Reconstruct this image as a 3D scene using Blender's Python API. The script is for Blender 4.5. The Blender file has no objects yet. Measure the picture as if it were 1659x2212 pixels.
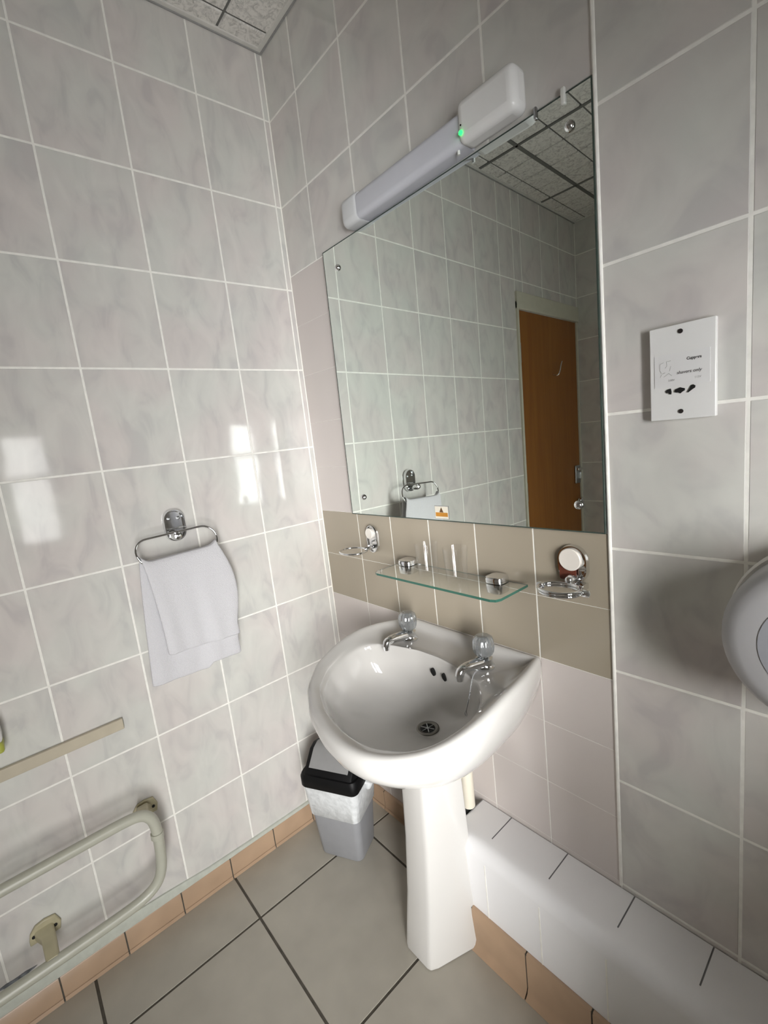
import bpy, math, random
from mathutils import Vector, Matrix
random.seed(7)
PI = math.pi
scn = bpy.context.scene
col = scn.collection

# ------------------------------------------------------------------ camera, sky, exposure
cd = bpy.data.cameras.new('camera')
cam = bpy.data.objects.new('camera', cd); col.objects.link(cam)
cam.matrix_world = Matrix(((0.65430401, -0.04929391, 0.75462333, 1.3177),
                           (0.74802559, 0.18879195, -0.63625099, -0.8381),
                           (-0.11110351, 0.98077913, 0.16040043, 1.276),
                           (0, 0, 0, 1)))
cd.sensor_fit = 'VERTICAL'; cd.sensor_height = 36.0; cd.sensor_width = 27.0
cd.lens = 36.0 * 992.16 / 2212.0
cd.clip_start = 0.01
scn.camera = cam
SKY = 6.3
w = bpy.data.worlds.new('sky'); scn.world = w; w.use_nodes = True
nt = w.node_tree; bg = nt.nodes['Background']
tc = nt.nodes.new('ShaderNodeTexCoord'); nz = nt.nodes.new('ShaderNodeTexNoise'); nz.inputs['Scale'].default_value = 1.6
rp = nt.nodes.new('ShaderNodeValToRGB')
rp.color_ramp.elements[0].position = .35; rp.color_ramp.elements[0].color = (.93, .95, .97, 1)
rp.color_ramp.elements[1].position = .65; rp.color_ramp.elements[1].color = (1, .985, .965, 1)
nt.links.new(tc.outputs['Generated'], nz.inputs['Vector']); nt.links.new(nz.outputs['Fac'], rp.inputs['Fac'])
# overcast sky, brightest high up towards the side the window looks to (+x, -y), darkest towards the ground
dt = nt.nodes.new('ShaderNodeVectorMath'); dt.operation = 'DOT_PRODUCT'
dt.inputs[1].default_value = Vector((.12, -.98, .13)).normalized()
nm = nt.nodes.new('ShaderNodeVectorMath'); nm.operation = 'NORMALIZE'; nt.links.new(tc.outputs['Generated'], nm.inputs[0]); nt.links.new(nm.outputs[0], dt.inputs[0])
ml = nt.nodes.new('ShaderNodeMath'); ml.operation = 'MULTIPLY_ADD'; ml.inputs[1].default_value = 3.5; ml.inputs[2].default_value = -.52
ex = nt.nodes.new('ShaderNodeMath'); ex.operation = 'EXPONENT'; m2_ = nt.nodes.new('ShaderNodeMath'); m2_.operation = 'MULTIPLY'; m2_.inputs[1].default_value = SKY
nt.links.new(dt.outputs['Value'], ml.inputs[0]); nt.links.new(ml.outputs[0], ex.inputs[0]); nt.links.new(ex.outputs[0], m2_.inputs[0]); nt.links.new(m2_.outputs[0], bg.inputs['Strength'])
nt.links.new(rp.outputs['Color'], bg.inputs['Color'])
scn.view_settings.view_transform = 'Standard'; scn.view_settings.look = 'None'
scn.view_settings.exposure = 0.85; scn.view_settings.gamma = 1.0
scn.view_settings.use_curve_mapping = False
scn.cycles.use_denoising = True
scn.cycles.max_bounces = 14; scn.cycles.diffuse_bounces = 8; scn.cycles.glossy_bounces = 8
scn.cycles.transmission_bounces = 10; scn.cycles.transparent_max_bounces = 16
scn.cycles.caustics_reflective = False; scn.cycles.caustics_refractive = False
scn.cycles.sample_clamp_indirect = 6.0

# window opening in the right wall (x = ROOM_X)
ROOM_X, ROOM_Y, CEIL = 2.0, -2.02, 2.4185
WY0, WY1, WZ0, WZ1 = -1.42, -0.53, 0.86, 1.56
VY0, VY1, VZ0, VZ1 = -1.42, -1.06, 0.08, 0.80       # unseen low glazed panel, added beneath its far end to light ledge and floor
for y0, y1, z0, z1 in ((WY0, WY1, WZ0, WZ1), (VY0, VY1, VZ0, VZ1)):
    pl = bpy.data.lights.new('daylight_portal', 'AREA'); pl.shape = 'RECTANGLE'; pl.size = z1 - z0; pl.size_y = y1 - y0
    pl.energy = 1.0; pl.cycles.is_portal = True
    po = bpy.data.objects.new('daylight_portal', pl); col.objects.link(po)
    po.location = (ROOM_X + .04, (y0 + y1) / 2, (z0 + z1) / 2); po.rotation_euler = (0, PI / 2, 0)

# ------------------------------------------------------------------ materials
def newmat(name):
    m = bpy.data.materials.new(name); m.use_nodes = True
    n = m.node_tree; return m, n, n.nodes['Principled BSDF']
def mat(name, c, rough=.4, metal=0., var=.04, scale=30., spec=.5, trans=0., ior=1.45, emit=None, estr=0., bump=0., bscale=60., coat=0.):
    m, n, b = newmat(name)
    b.inputs['Roughness'].default_value = rough; b.inputs['Metallic'].default_value = metal
    b.inputs['Specular IOR Level'].default_value = spec
    b.inputs['Transmission Weight'].default_value = trans; b.inputs['IOR'].default_value = ior
    b.inputs['Coat Weight'].default_value = coat
    t = n.nodes.new('ShaderNodeTexCoord'); q = n.nodes.new('ShaderNodeTexNoise'); q.inputs['Scale'].default_value = scale
    n.links.new(t.outputs['Object'], q.inputs['Vector'])
    r = n.nodes.new('ShaderNodeValToRGB')
    r.color_ramp.elements[0].position = .3; r.color_ramp.elements[1].position = .7
    r.color_ramp.elements[0].color = (*[x * (1 - var) for x in c], 1)
    r.color_ramp.elements[1].color = (*[min(1, x * (1 + var)) for x in c], 1)
    n.links.new(q.outputs['Fac'], r.inputs['Fac']); n.links.new(r.outputs['Color'], b.inputs['Base Color'])
    if bump:
        q2 = n.nodes.new('ShaderNodeTexNoise'); q2.inputs['Scale'].default_value = bscale; q2.inputs['Detail'].default_value = 4
        n.links.new(t.outputs['Object'], q2.inputs['Vector'])
        bp = n.nodes.new('ShaderNodeBump'); bp.inputs['Strength'].default_value = bump; bp.inputs['Distance'].default_value = .004
        n.links.new(q2.outputs['Fac'], bp.inputs['Height']); n.links.new(bp.outputs['Normal'], b.inputs['Normal'])
    if emit:
        b.inputs['Emission Color'].default_value = (*emit, 1); b.inputs['Emission Strength'].default_value = estr
    return m
def marble(name, lo, hi, rough=.07):
    m, n, b = newmat(name); L = n.links.new
    t = n.nodes.new('ShaderNodeTexCoord'); a = n.nodes.new('ShaderNodeAttribute'); a.attribute_name = 'tid'
    cv = n.nodes.new('ShaderNodeVectorMath'); cv.operation = 'SCALE'; cv.inputs[0].default_value = (31.7, 17.3, 23.9)
    L(a.outputs['Fac'], cv.inputs['Scale'])
    ad = n.nodes.new('ShaderNodeVectorMath'); ad.operation = 'ADD'; L(t.outputs['Object'], ad.inputs[0]); L(cv.outputs[0], ad.inputs[1])
    mp = n.nodes.new('ShaderNodeMapping'); mp.inputs['Rotation'].default_value = (.7, .7, .5); mp.inputs['Scale'].default_value = (1.0, 1.6, .8)
    L(ad.outputs[0], mp.inputs['Vector'])
    n1 = n.nodes.new('ShaderNodeTexNoise'); n1.inputs['Scale'].default_value = 11; n1.inputs['Detail'].default_value = 3; n1.inputs['Roughness'].default_value = .5; n1.inputs['Distortion'].default_value = .9
    L(mp.outputs[0], n1.inputs['Vector'])
    r1 = n.nodes.new('ShaderNodeValToRGB'); e = r1.color_ramp.elements
    e[0].position = .33; e[0].color = (*lo, 1); e[1].position = .66; e[1].color = (*[min(1, h * 1.03) for h in hi], 1)
    k = e.new(.47); k.color = (*[l * .25 + h * .75 for l, h in zip(lo, hi)], 1)
    L(n1.outputs['Fac'], r1.inputs['Fac'])
    n2 = n.nodes.new('ShaderNodeTexNoise'); n2.inputs['Scale'].default_value = 5.5; L(ad.outputs[0], n2.inputs['Vector'])
    r2 = n.nodes.new('ShaderNodeValToRGB'); f = r2.color_ramp.elements
    f[0].position = .36; f[0].color = (.99, 1.0, .97, 1); f[1].position = .64; f[1].color = (1.0, .95, .94, 1)
    L(n2.outputs['Fac'], r2.inputs['Fac'])
    mx = n.nodes.new('ShaderNodeMix'); mx.data_type = 'RGBA'; mx.blend_type = 'MULTIPLY'; mx.inputs['Factor'].default_value = 1
    L(r1.outputs['Color'], mx.inputs['A']); L(r2.outputs['Color'], mx.inputs['B']); L(mx.outputs['Result'], b.inputs['Base Color'])
    b.inputs['Roughness'].default_value = rough
    n3 = n.nodes.new('ShaderNodeTexNoise'); n3.inputs['Scale'].default_value = 9; L(ad.outputs[0], n3.inputs['Vector'])
    bp = n.nodes.new('ShaderNodeBump'); bp.inputs['Strength'].default_value = .12; bp.inputs['Distance'].default_value = .004
    L(n3.outputs['Fac'], bp.inputs['Height']); L(bp.outputs['Normal'], b.inputs['Normal'])
    return m
M_MARBLE = marble('marbled_tile', (.555, .55, .545), (.64, .635, .615))
M_PALE = mat('pale_plain_tile', (.62, .57, .545), .10, var=.02, scale=5)
M_TAN = mat('tan_tile', (.37, .325, .255), .22, var=.03, scale=5)
M_WHITE_TILE = mat('white_tile', (.85, .85, .86), .12, var=.015, scale=5)
M_GROUT = mat('cream_grout', (.86, .85, .80), .8, var=.06, scale=50)
M_DGROUT = mat('grey_grout', (.33, .33, .32), .9, var=.1, scale=50)
M_FGROUT = mat('brown_grout', (.085, .075, .06), .9, var=.2, scale=60)
M_FLOOR = mat('beige_floor_tile', (.40, .375, .32), .32, var=.05, scale=14, bump=.06, bscale=30)
M_SKIRT = mat('peach_skirting_tile', (.43, .30, .20), .28, var=.10, scale=9)
M_CERAMIC = mat('white_ceramic', (.57, .56, .54), .06, var=.01, scale=4, coat=.3)
M_CHROME = mat('chrome', (.78, .79, .80), .06, 1.0, var=.03, scale=20)
M_STEEL = mat('brushed_steel', (.45, .46, .47), .3, 1.0, var=.08, scale=80)
M_DARK = mat('dark_hole', (.006, .006, .006), .7, var=.1)
M_WPLAST = mat('white_plastic', (.78, .78, .77), .25, var=.01)
M_DIFF = mat('frosted_diffuser', (.58, .59, .64), .35, var=.01)
M_CREAM = mat('cream_plastic', (.50, .45, .35), .35, var=.04)
M_YCREAM = mat('yellowed_plastic', (.46, .42, .28), .4, var=.08)
M_PIPE = mat('white_painted_pipe', (.44, .44, .37), .3, var=.03)
M_TOWEL = mat('white_terry', (.66, .655, .68), .95, var=.03, scale=400, spec=.1, bump=.6, bscale=500)
M_BLACK = mat('black_plastic', (.004, .004, .0045), .5, spec=.25, var=.1)
M_GREYP = mat('grey_plastic', (.27, .275, .29), .4, var=.03)
M_LID = mat('grey_lid_plastic', (.25, .25, .25), .4, var=.03)
M_BAG = mat('white_bag_film', (.62, .64, .65), .35, var=.1, scale=60, bump=.5, bscale=80)
M_GLASS = mat('clear_glass', (.97, 1, .985), .0, trans=1.0, ior=1.45, var=0)
M_GLASSEDGE = mat('green_glass_edge', (.05, .16, .12), .1, var=.1, trans=.3)
M_MIRROR = mat('mirror_silver', (.92, .985, .945), .0, 1.0, var=.003)
M_MEDGE = mat('mirror_edge', (.05, .07, .06), .2, var=.2)
M_CARAMIC = mat('cream_ceramic_cap', (.78, .74, .68), .2, var=.02)
M_RED = mat('brown_adhesive', (.13, .035, .02), .5, var=.2)
M_WOOD = None
def wood():
    m, n, b = newmat('orange_wood_veneer'); L = n.links.new
    t = n.nodes.new('ShaderNodeTexCoord'); mp = n.nodes.new('ShaderNodeMapping'); mp.inputs['Scale'].default_value = (8, 8, .5)
    L(t.outputs['Object'], mp.inputs['Vector'])
    q = n.nodes.new('ShaderNodeTexNoise'); q.inputs['Scale'].default_value = 3; q.inputs['Detail'].default_value = 5; q.inputs['Distortion'].default_value = .6
    L(mp.outputs[0], q.inputs['Vector']); r = n.nodes.new('ShaderNodeValToRGB')
    r.color_ramp.elements[0].position = .3; r.color_ramp.elements[0].color = (.24, .082, .012, 1)
    r.color_ramp.elements[1].position = .7; r.color_ramp.elements[1].color = (.31, .12, .019, 1)
    L(q.outputs['Fac'], r.inputs['Fac']); L(r.outputs['Color'], b.inputs['Base Color']); b.inputs['Roughness'].default_value = .4
    return m
M_WOOD = wood()
def ceiling_mat():
    m, n, b = newmat('fissured_ceiling_tile'); L = n.links.new
    t = n.nodes.new('ShaderNodeTexCoord')
    v = n.nodes.new('ShaderNodeTexNoise'); v.inputs['Scale'].default_value = 55; v.inputs['Detail'].default_value = 6; v.inputs['Roughness'].default_value = .7; v.inputs['Distortion'].default_value = 1.2
    L(t.outputs['Object'], v.inputs['Vector'])
    r = n.nodes.new('ShaderNodeValToRGB'); e = r.color_ramp.elements
    e[0].position = .34; e[0].color = (.50, .49, .46, 1); e[1].position = .54; e[1].color = (.84, .82, .78, 1)
    L(v.outputs['Fac'], r.inputs['Fac']); L(r.outputs['Color'], b.inputs['Base Color']); b.inputs['Roughness'].default_value = .9
    bp = n.nodes.new('ShaderNodeBump'); bp.inputs['Strength'].default_value = .7; bp.inputs['Distance'].default_value = .004
    L(v.outputs['Fac'], bp.inputs['Height']); L(bp.outputs['Normal'], b.inputs['Normal'])
    return m
M_CEIL = ceiling_mat()
def pane_mat():
    m = bpy.data.materials.new('window_glass'); m.use_nodes = True; n = m.node_tree; n.nodes.clear(); L = n.links.new
    o = n.nodes.new('ShaderNodeOutputMaterial'); mx = n.nodes.new('ShaderNodeMixShader'); tr = n.nodes.new('ShaderNodeBsdfTransparent')
    g = n.nodes.new('ShaderNodeBsdfGlossy'); g.inputs['Roughness'].default_value = .02
    f = n.nodes.new('ShaderNodeFresnel'); f.inputs['IOR'].default_value = 1.45
    L(f.outputs[0], mx.inputs[0]); L(tr.outputs[0], mx.inputs[1]); L(g.outputs[0], mx.inputs[2]); L(mx.outputs[0], o.inputs[0])
    return m
M_PANE = pane_mat(); M_THIN = pane_mat(); M_THIN.name = 'tumbler_glass'
_n = M_THIN.node_tree; _f = [x for x in _n.nodes if x.type == 'FRESNEL'][0]; _m = [x for x in _n.nodes if x.type == 'MIX_SHADER'][0]
_lw = _n.nodes.new('ShaderNodeLayerWeight'); _lw.inputs['Blend'].default_value = .5; _p = _n.nodes.new('ShaderNodeMath'); _p.operation = 'POWER'; _p.inputs[1].default_value = 3.5
_q = _n.nodes.new('ShaderNodeMath'); _q.operation = 'MULTIPLY_ADD'; _q.inputs[1].default_value = .42; _q.inputs[2].default_value = .035
_n.links.new(_lw.outputs['Facing'], _p.inputs[0]); _n.links.new(_p.outputs[0], _q.inputs[0]); _n.links.new(_q.outputs[0], _m.inputs[0]); _n.nodes.remove(_f)

# ------------------------------------------------------------------ mesh helpers
class MB:
    def __init__(s): s.v = []; s.f = []; s.mi = []; s.t = []
    def add(s, vs, fs, mi=0, tid=0.):
        o = len(s.v); s.v += [tuple(p) for p in vs]
        for f in fs: s.f.append([i + o for i in f]); s.mi.append(mi); s.t.append(tid)
        return s
    def box(s, a, b, mi=0, tid=0., M=None):
        x0, y0, z0 = a; x1, y1, z1 = b
        vs = [(x0, y0, z0), (x1, y0, z0), (x1, y1, z0), (x0, y1, z0), (x0, y0, z1), (x1, y0, z1), (x1, y1, z1), (x0, y1, z1)]
        if M is not None: vs = [M @ Vector(p) for p in vs]
        return s.add(vs, [(0, 3, 2, 1), (4, 5, 6, 7), (0, 1, 5, 4), (1, 2, 6, 5), (2, 3, 7, 6), (3, 0, 4, 7)], mi, tid)
    def loft(s, rings, mi=0, cap0=True, cap1=True, closed=True):
        n = len(rings[0]); vs = [p for r in rings for p in r]; fs = []
        for i in range(len(rings) - 1):
            for j in range(n if closed else n - 1):
                k = (j + 1) % n
                fs.append((i * n + j, i * n + k, (i + 1) * n + k, (i + 1) * n + j))
        if cap0: fs.append(tuple(range(n - 1, -1, -1)))
        if cap1: fs.append(tuple((len(rings) - 1) * n + j for j in range(n)))
        return s.add(vs, fs, mi)
    def lathe(s, prof, n=32, mi=0, c=(0, 0, 0), axis='Z', cap0=True, cap1=True):
        rings = []
        for r, h in prof:
            ring = []
            for j in range(n):
                a = 2 * PI * j / n; x, y = r * math.cos(a), r * math.sin(a)
                p = {'Z': (x, y, h), 'Y': (x, h, -y), 'X': (h, x, y)}[axis]
                ring.append((p[0] + c[0], p[1] + c[1], p[2] + c[2]))
            rings.append(ring)
        return s.loft(rings, mi, cap0, cap1)
    def tube(s, pts, r, n=14, mi=0, closed=False, caps=True):
        pts = [Vector(p) for p in pts]; N = len(pts); rings = []; up = None
        for i, p in enumerate(pts):
            a = pts[(i - 1) % N] if (i > 0 or closed) else p; b = pts[(i + 1) % N] if (i < N - 1 or closed) else p
            t = (b - a).normalized()
            if up is None:
                up = Vector((0, 0, 1)) if abs(t.z) < .9 else Vector((1, 0, 0))
            u = (up - t * up.dot(t)).normalized(); up = u; v = t.cross(u)
            rr = r[i] if isinstance(r, (list, tuple)) else r
            rings.append([p + (u * math.cos(2 * PI * j / n) + v * math.sin(2 * PI * j / n)) * rr for j in range(n)])
        if closed:
            rings.append(rings[0]); return s.loft(rings, mi, False, False)
        return s.loft(rings, mi, caps, caps)
    def build(s, name, mats, parent=None, smooth=True, bevel=0, subsurf=0, seg=2, angle=40):
        me = bpy.data.meshes.new(name); me.from_pydata(s.v, [], s.f)
        for m in (mats if isinstance(mats, (list, tuple)) else [mats]): me.materials.append(m)
        me.polygons.foreach_set('material_index', s.mi)
        if any(s.t):
            at = me.attributes.new('tid', 'FLOAT', 'FACE'); at.data.foreach_set('value', s.t)
        me.update(); me.validate()
        import bmesh
        bm = bmesh.new(); bm.from_mesh(me)
        bmesh.ops.recalc_face_normals(bm, faces=bm.faces); bm.to_mesh(me); bm.free()
        if smooth:
            me.polygons.foreach_set('use_smooth', [True] * len(me.polygons))
            me.set_sharp_from_angle(angle=math.radians(angle))
        o = bpy.data.objects.new(name, me); col.objects.link(o)
        if parent is not None:
            o.parent = parent; o.matrix_parent_inverse = Matrix.Translation(parent.location).inverted() if parent.type == 'EMPTY' else Matrix()
            if parent.type != 'EMPTY': o.matrix_parent_inverse = Matrix()
        if bevel:
            b = o.modifiers.new('bevel', 'BEVEL'); b.width = bevel; b.segments = seg; b.limit_method = 'ANGLE'; b.angle_limit = math.radians(35)
        if subsurf:
            q = o.modifiers.new('subsurf', 'SUBSURF'); q.levels = subsurf; q.render_levels = subsurf
        return o
def tag(o, label=None, cat=None, group=None, kind=None):
    if label: o['label'] = label
    if cat: o['category'] = cat
    if group: o['group'] = group
    if kind: o['kind'] = kind
    return o
def thing(name, loc, label, cat, group=None):
    o = bpy.data.objects.new(name, None); col.objects.link(o); o.location = loc; o.empty_display_size = .05
    return tag(o, label, cat, group)
def rrect(w, h, r, n=6):
    pts = []
    for cx, cy, a0 in ((w / 2 - r, h / 2 - r, 0), (-w / 2 + r, h / 2 - r, 90), (-w / 2 + r, -h / 2 + r, 180), (w / 2 - r, -h / 2 + r, 270)):
        for i in range(n + 1):
            a = math.radians(a0 + 90 * i / n); pts.append((cx + r * math.cos(a), cy + r * math.sin(a)))
    return pts
def smooth_path(pts, it=2):
    pts = [Vector(p) for p in pts]
    for _ in range(it):
        q = [pts[0]]
        for a, b in zip(pts, pts[1:]): q += [a * .75 + b * .25, a * .25 + b * .75]
        q.append(pts[-1]); pts = q
    return pts

# ------------------------------------------------------------------ tiled surfaces
def tile(mb, O, U, V, N, u0, u1, v0, v1, mi, g, depth=.0006, bv=.0008, gv=None):
    """one tile: its face lies in the plane of O, its sides drop to the grout"""
    tid = random.random() * 5 + .01; h = g / 2; q = (gv if gv else g) / 2
    def P(u, v, d): return O + U * u + V * v - N * d
    a = [P(u0 + h, v0 + q, depth), P(u1 - h, v0 + q, depth), P(u1 - h, v1 - q, depth), P(u0 + h, v1 - q, depth)]
    k = h + bv; l = q + bv
    b = [P(u0 + k, v0 + l, 0), P(u1 - k, v0 + l, 0), P(u1 - k, v1 - l, 0), P(u0 + k, v1 - l, 0)]
    mb.add(a + b, [(4, 5, 6, 7), (0, 1, 5, 4), (1, 2, 6, 5), (2, 3, 7, 6), (3, 0, 4, 7)], mi, tid)
def slab(mb, O, U, V, N, u0, u1, v0, v1, mi, depth=.0006, thick=.08):
    ps = [O + U * u + V * v - N * d for d in (depth, thick) for v in (v0, v1) for u in (u0, u1)]
    mb.add(ps, [(0, 1, 3, 2), (4, 6, 7, 5), (0, 4, 5, 1), (2, 3, 7, 6), (0, 2, 6, 4), (1, 5, 7, 3)], mi)
X, Y, Z = Vector((1, 0, 0)), Vector((0, 1, 0)), Vector((0, 0, 1))
G = .0048
def grid(mb, O, U, V, N, us, vs, mi, g=G):
    for a, b in zip(us, us[1:]):
        for c, d in zip(vs, vs[1:]):
            if b - a > g * 1.5 and d - c > g * 1.5: tile(mb, O, U, V, N, a, b, c, d, mi, g)

ZL = [0.0, .058, .300, .544, .785, 1.025, 1.270, 1.517, 1.760, 2.000, 2.237, CEIL]
# left wall: u = -y
DY0, DY1, DZ = 1.345, 2.0, 1.90       # door opening
mb = MB(); O = Vector((0, 0, 0)); U = -Y
slab(mb, O, U, Z, X, -.08, DY0, 0, CEIL + .05, 1)
slab(mb, O, U, Z, X, DY0, -ROOM_Y + .08, DZ, CEIL + .05, 1)
us = [.0, .018] + [.018 + .2 * k for k in range(1, 7)] + [DY0]
grid(mb, O, U, Z, X, us, ZL, 0)
grid(mb, O, U, Z, X, [DY0, 1.418, 1.618, 1.818, -ROOM_Y], [DZ, 2.0, 2.237, CEIL], 0)
tag(mb.build('wall_left', [M_MARBLE, M_GROUT], smooth=False), kind='structure')
# back wall (with the mirror): u = x
mb = MB(); O = Vector((0, 0, 0)); XS = .955
slab(mb, O, X, Z, -Y, -.08, ROOM_X + .08, 0, CEIL + .05, 3)
VX = [0, .149, .350, .552, .752, XS]
grid(mb, O, X, Z, -Y, VX, [1.999, 2.236, CEIL], 0)
grid(mb, O, X, Z, -Y, VX, [1.799, 1.999], 0)
PX = [0, .040, .193, .345, .494, .644, .797, XS]
PXU = [0, .193, .345, .494, .644, .797, XS]
for a, b in zip(PXU, PXU[1:]):
    for c, d in zip([1.055, 1.200, 1.345, 1.497, 1.650], [1.200, 1.345, 1.497, 1.650, 1.799]): tile(mb, O, X, Z, -Y, a, b, c, d, 1, .0016, gv=.0006)
    for c, d in zip([.763, .907], [.907, 1.055]): tile(mb, O, X, Z, -Y, a, b, c, d, 2, .0028, gv=.0010)
    for c, d in zip([0, .155, .305, .458, .610], [.155, .305, .458, .610, .763]): tile(mb, O, X, Z, -Y, a, b, c, d, 1, .0018, gv=.0006)
ZR = [0, .058, .303, .547, .785, 1.028, 1.271, 1.515, 1.755, 1.998, 2.236, CEIL]
grid(mb, O, X, Z, -Y, [XS, 1.155, 1.355, 1.555, 1.755, 1.955, ROOM_X], ZR, 0, .005)
tag(mb.build('wall_back', [M_MARBLE, M_PALE, M_TAN, M_GROUT], smooth=False), kind='structure')
# bead of grout standing on the seam beside the mirror
mb = MB(); mb.tube([(XS, -.0005, .30), (XS, -.0005, CEIL)], .0034, 8)
tag(mb.build('trim_1', M_GROUT), kind='structure')
# right wall with the window: u = y from ROOM_Y
mb = MB(); O = Vector((ROOM_X, 0, 0)); U = Y
RU = [ROOM_Y, -1.8, -1.6, VY0, VY1, -.8, WY1, -.35, -.15, 0]
RV = [0, VZ0, .3, .55, VZ1, WZ0, 1.1, 1.34, WZ1, 1.8, 2.05, 2.28, CEIL]
def opening(a, b, c, d):
    m, q = (a + b) / 2, (c + d) / 2
    return (WY0 < m < WY1 and WZ0 < q < WZ1) or (VY0 < m < VY1 and VZ0 < q < VZ1)
for a, b in zip(RU, RU[1:]):
    for c, d in zip(RV, RV[1:]):
        if opening(a, b, c, d): continue
        slab(mb, O, U, Z, -X, a - (.08 if a == ROOM_Y else 0), b + (.08 if b == 0 else 0), c, d + (.05 if d == CEIL else 0), 1, thick=.03)
        tile(mb, O, U, Z, -X, a, b, c, d, 0, G)
tag(mb.build('wall_right', [M_MARBLE, M_GROUT], smooth=False), kind='structure')
# front wall (behind the camera, seen in the mirror)
mb = MB(); O = Vector((0, ROOM_Y, 0))
slab(mb, O, X, Z, Y, -.08, ROOM_X + .08, 0, CEIL + .05, 1)
grid(mb, O, X, Z, Y, [0, .15] + [.15 + .2 * k for k in range(1, 10)], ZL, 0)
tag(mb.build('wall_front', [M_MARBLE, M_GROUT], smooth=False), kind='structure')
# floor
mb = MB(); O = Vector((0, 0, 0))
slab(mb, O, X, Y, Z, -.08, ROOM_X + .08, ROOM_Y - .08, .08, 1, depth=.0015)
fx = [0, .182, .570, .955, 1.34, 1.725, ROOM_X]; fy = [ROOM_Y, -1.63, -1.25, -.868, -.495, -.110, 0]
for a, b in zip(fx, fx[1:]):
    for c, d in zip(fy, fy[1:]): tile(mb, O, X, Y, Z, a, b, c, d, 0, .0065, .0015, .0004)
tag(mb.build('floor', [M_FLOOR, M_FGROUT], smooth=False), kind='structure')
# ceiling: fissured panels of small squares in a lay-in grid
mb = MB(); O = Vector((0, 0, CEIL))
slab(mb, O, X, Y, -Z, -.08, ROOM_X + .08, ROOM_Y - .08, .08, 1, depth=.004)
S = .135
ny = int(-ROOM_Y / S) + 1
cx = [0] + [x for x in (.2 - S + S * k for k in range(0, 15)) if 0 < x < ROOM_X] + [ROOM_X]
cy = [-min(S * k, -ROOM_Y) for k in range(ny + 1)][::-1]
for a, b in zip(cx, cx[1:]):
    for c, d in zip(cy, cy[1:]):
        if b - a > .01 and d - c > .01: tile(mb, O, X, Y, -Z, a, b, c, d, 0, .0065, .004, .002)
def bar(x0, x1, y0, y1):
    mb.box((x0, y0, CEIL - .002), (x1, y1, CEIL + .003), 2)
    e = .003
    if x1 - x0 > y1 - y0:
        mb.box((x0, y0 - e, CEIL - .0006), (x1, y0, CEIL + .002), 1); mb.box((x0, y1, CEIL - .0006), (x1, y1 + e, CEIL + .002), 1)
    else:
        mb.box((x0 - e, y0, CEIL - .0006), (x0, y1, CEIL + .002), 1); mb.box((x1, y0, CEIL - .0006), (x1 + e, y1, CEIL + .002), 1)
for k in range(4): bar(.2 + .54 * k - .006, .2 + .54 * k + .006, ROOM_Y, 0)
for k in range(1, 4): bar(0, ROOM_X, -.54 * k - .006, -.54 * k + .006)
tag(mb.build('ceiling', [M_CEIL, mat('dark_gap', (.16, .16, .15), .9), mat('grey_grid_bar', (.17, .17, .16), .6)], smooth=False), kind='structure')
# wall angle of the ceiling grid
mb = MB()
M_ANGLE = mat('grey_painted_angle', (.70, .69, .65), .5, var=.04)
mb.box((0.0, ROOM_Y, CEIL - .004), (.015, 0, CEIL + .002)); mb.box((.015, -.015, CEIL - .004), (ROOM_X, 0, CEIL + .002))
mb.box((0.0, ROOM_Y, CEIL - .006), (.020, ROOM_Y + .02, CEIL + .002)) if 0 else None
mb.box((.0005, ROOM_Y, CEIL - .0075), (.004, 0, CEIL - .004), 1); mb.box((.004, -.004, CEIL - .0075), (ROOM_X, -.0005, CEIL - .004), 1)
tag(mb.build('trim_2', [M_ANGLE, M_DGROUT], smooth=False), kind='structure')

# ------------------------------------------------------------------ tiled ledge along the back wall
LX, LY, LZ = .600, -.130, .293
mb = MB()
mb.box((LX, LY + .003, .004), (ROOM_X, -.0015, LZ - .040), 1); mb.box((LX, LY + .046, LZ - .040), (ROOM_X, -.0015, LZ - .0012), 1)
prof = [(-.0016, LZ), (LY + .030, LZ), (LY + .019, LZ - .002), (LY + .009, LZ - .009), (LY + .002, LZ - .019), (LY, LZ - .030), (LY, .112)]
tx = [LX, .689, .838, .982, 1.118, 1.268, 1.418, 1.568, 1.718, 1.868, ROOM_X]
M_JOINT = mat('grey_joint', (.28, .28, .29), .7, var=.1)
for a, b in zip(tx, tx[1:]):
    g = .0013
    # top tile ends where the rounded trim begins
    mb.add([(a + g, -.0016, LZ), (b - g, -.0016, LZ), (b - g, LY + .045, LZ), (a + g, LY + .045, LZ)], [(0, 1, 2, 3)], 0, random.random())
vs = []
for y, z in [(LY + .045, LZ)] + prof[1:]: vs += [(LX, y, z), (ROOM_X, y, z)]
n = len(vs) // 2
mb.add(vs, [(2 * i, 2 * i + 1, 2 * i + 3, 2 * i + 2) for i in range(n - 1)], 0, .3)
mb.add([(LX - .0005, -.0016, LZ), (LX - .0005, LY + .03, LZ), (LX - .0005, LY + .009, LZ - .009), (LX - .0005, LY, LZ - .03), (LX - .0005, LY, .004), (LX - .0005, -.0016, .004)], [(0, 1, 2, 3, 4, 5)], 0, .3)
for x in (.697, .838, .978, 1.12, 1.27, 1.42):       # light joints on the front face
    mb.box((x - .0014, LY - .0006, .112), (x + .0014, LY + .002, LZ - .034), 2)
tag(mb.build('wall_ledge', [M_WHITE_TILE, M_JOINT, M_GROUT], angle=25), kind='structure')

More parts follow.
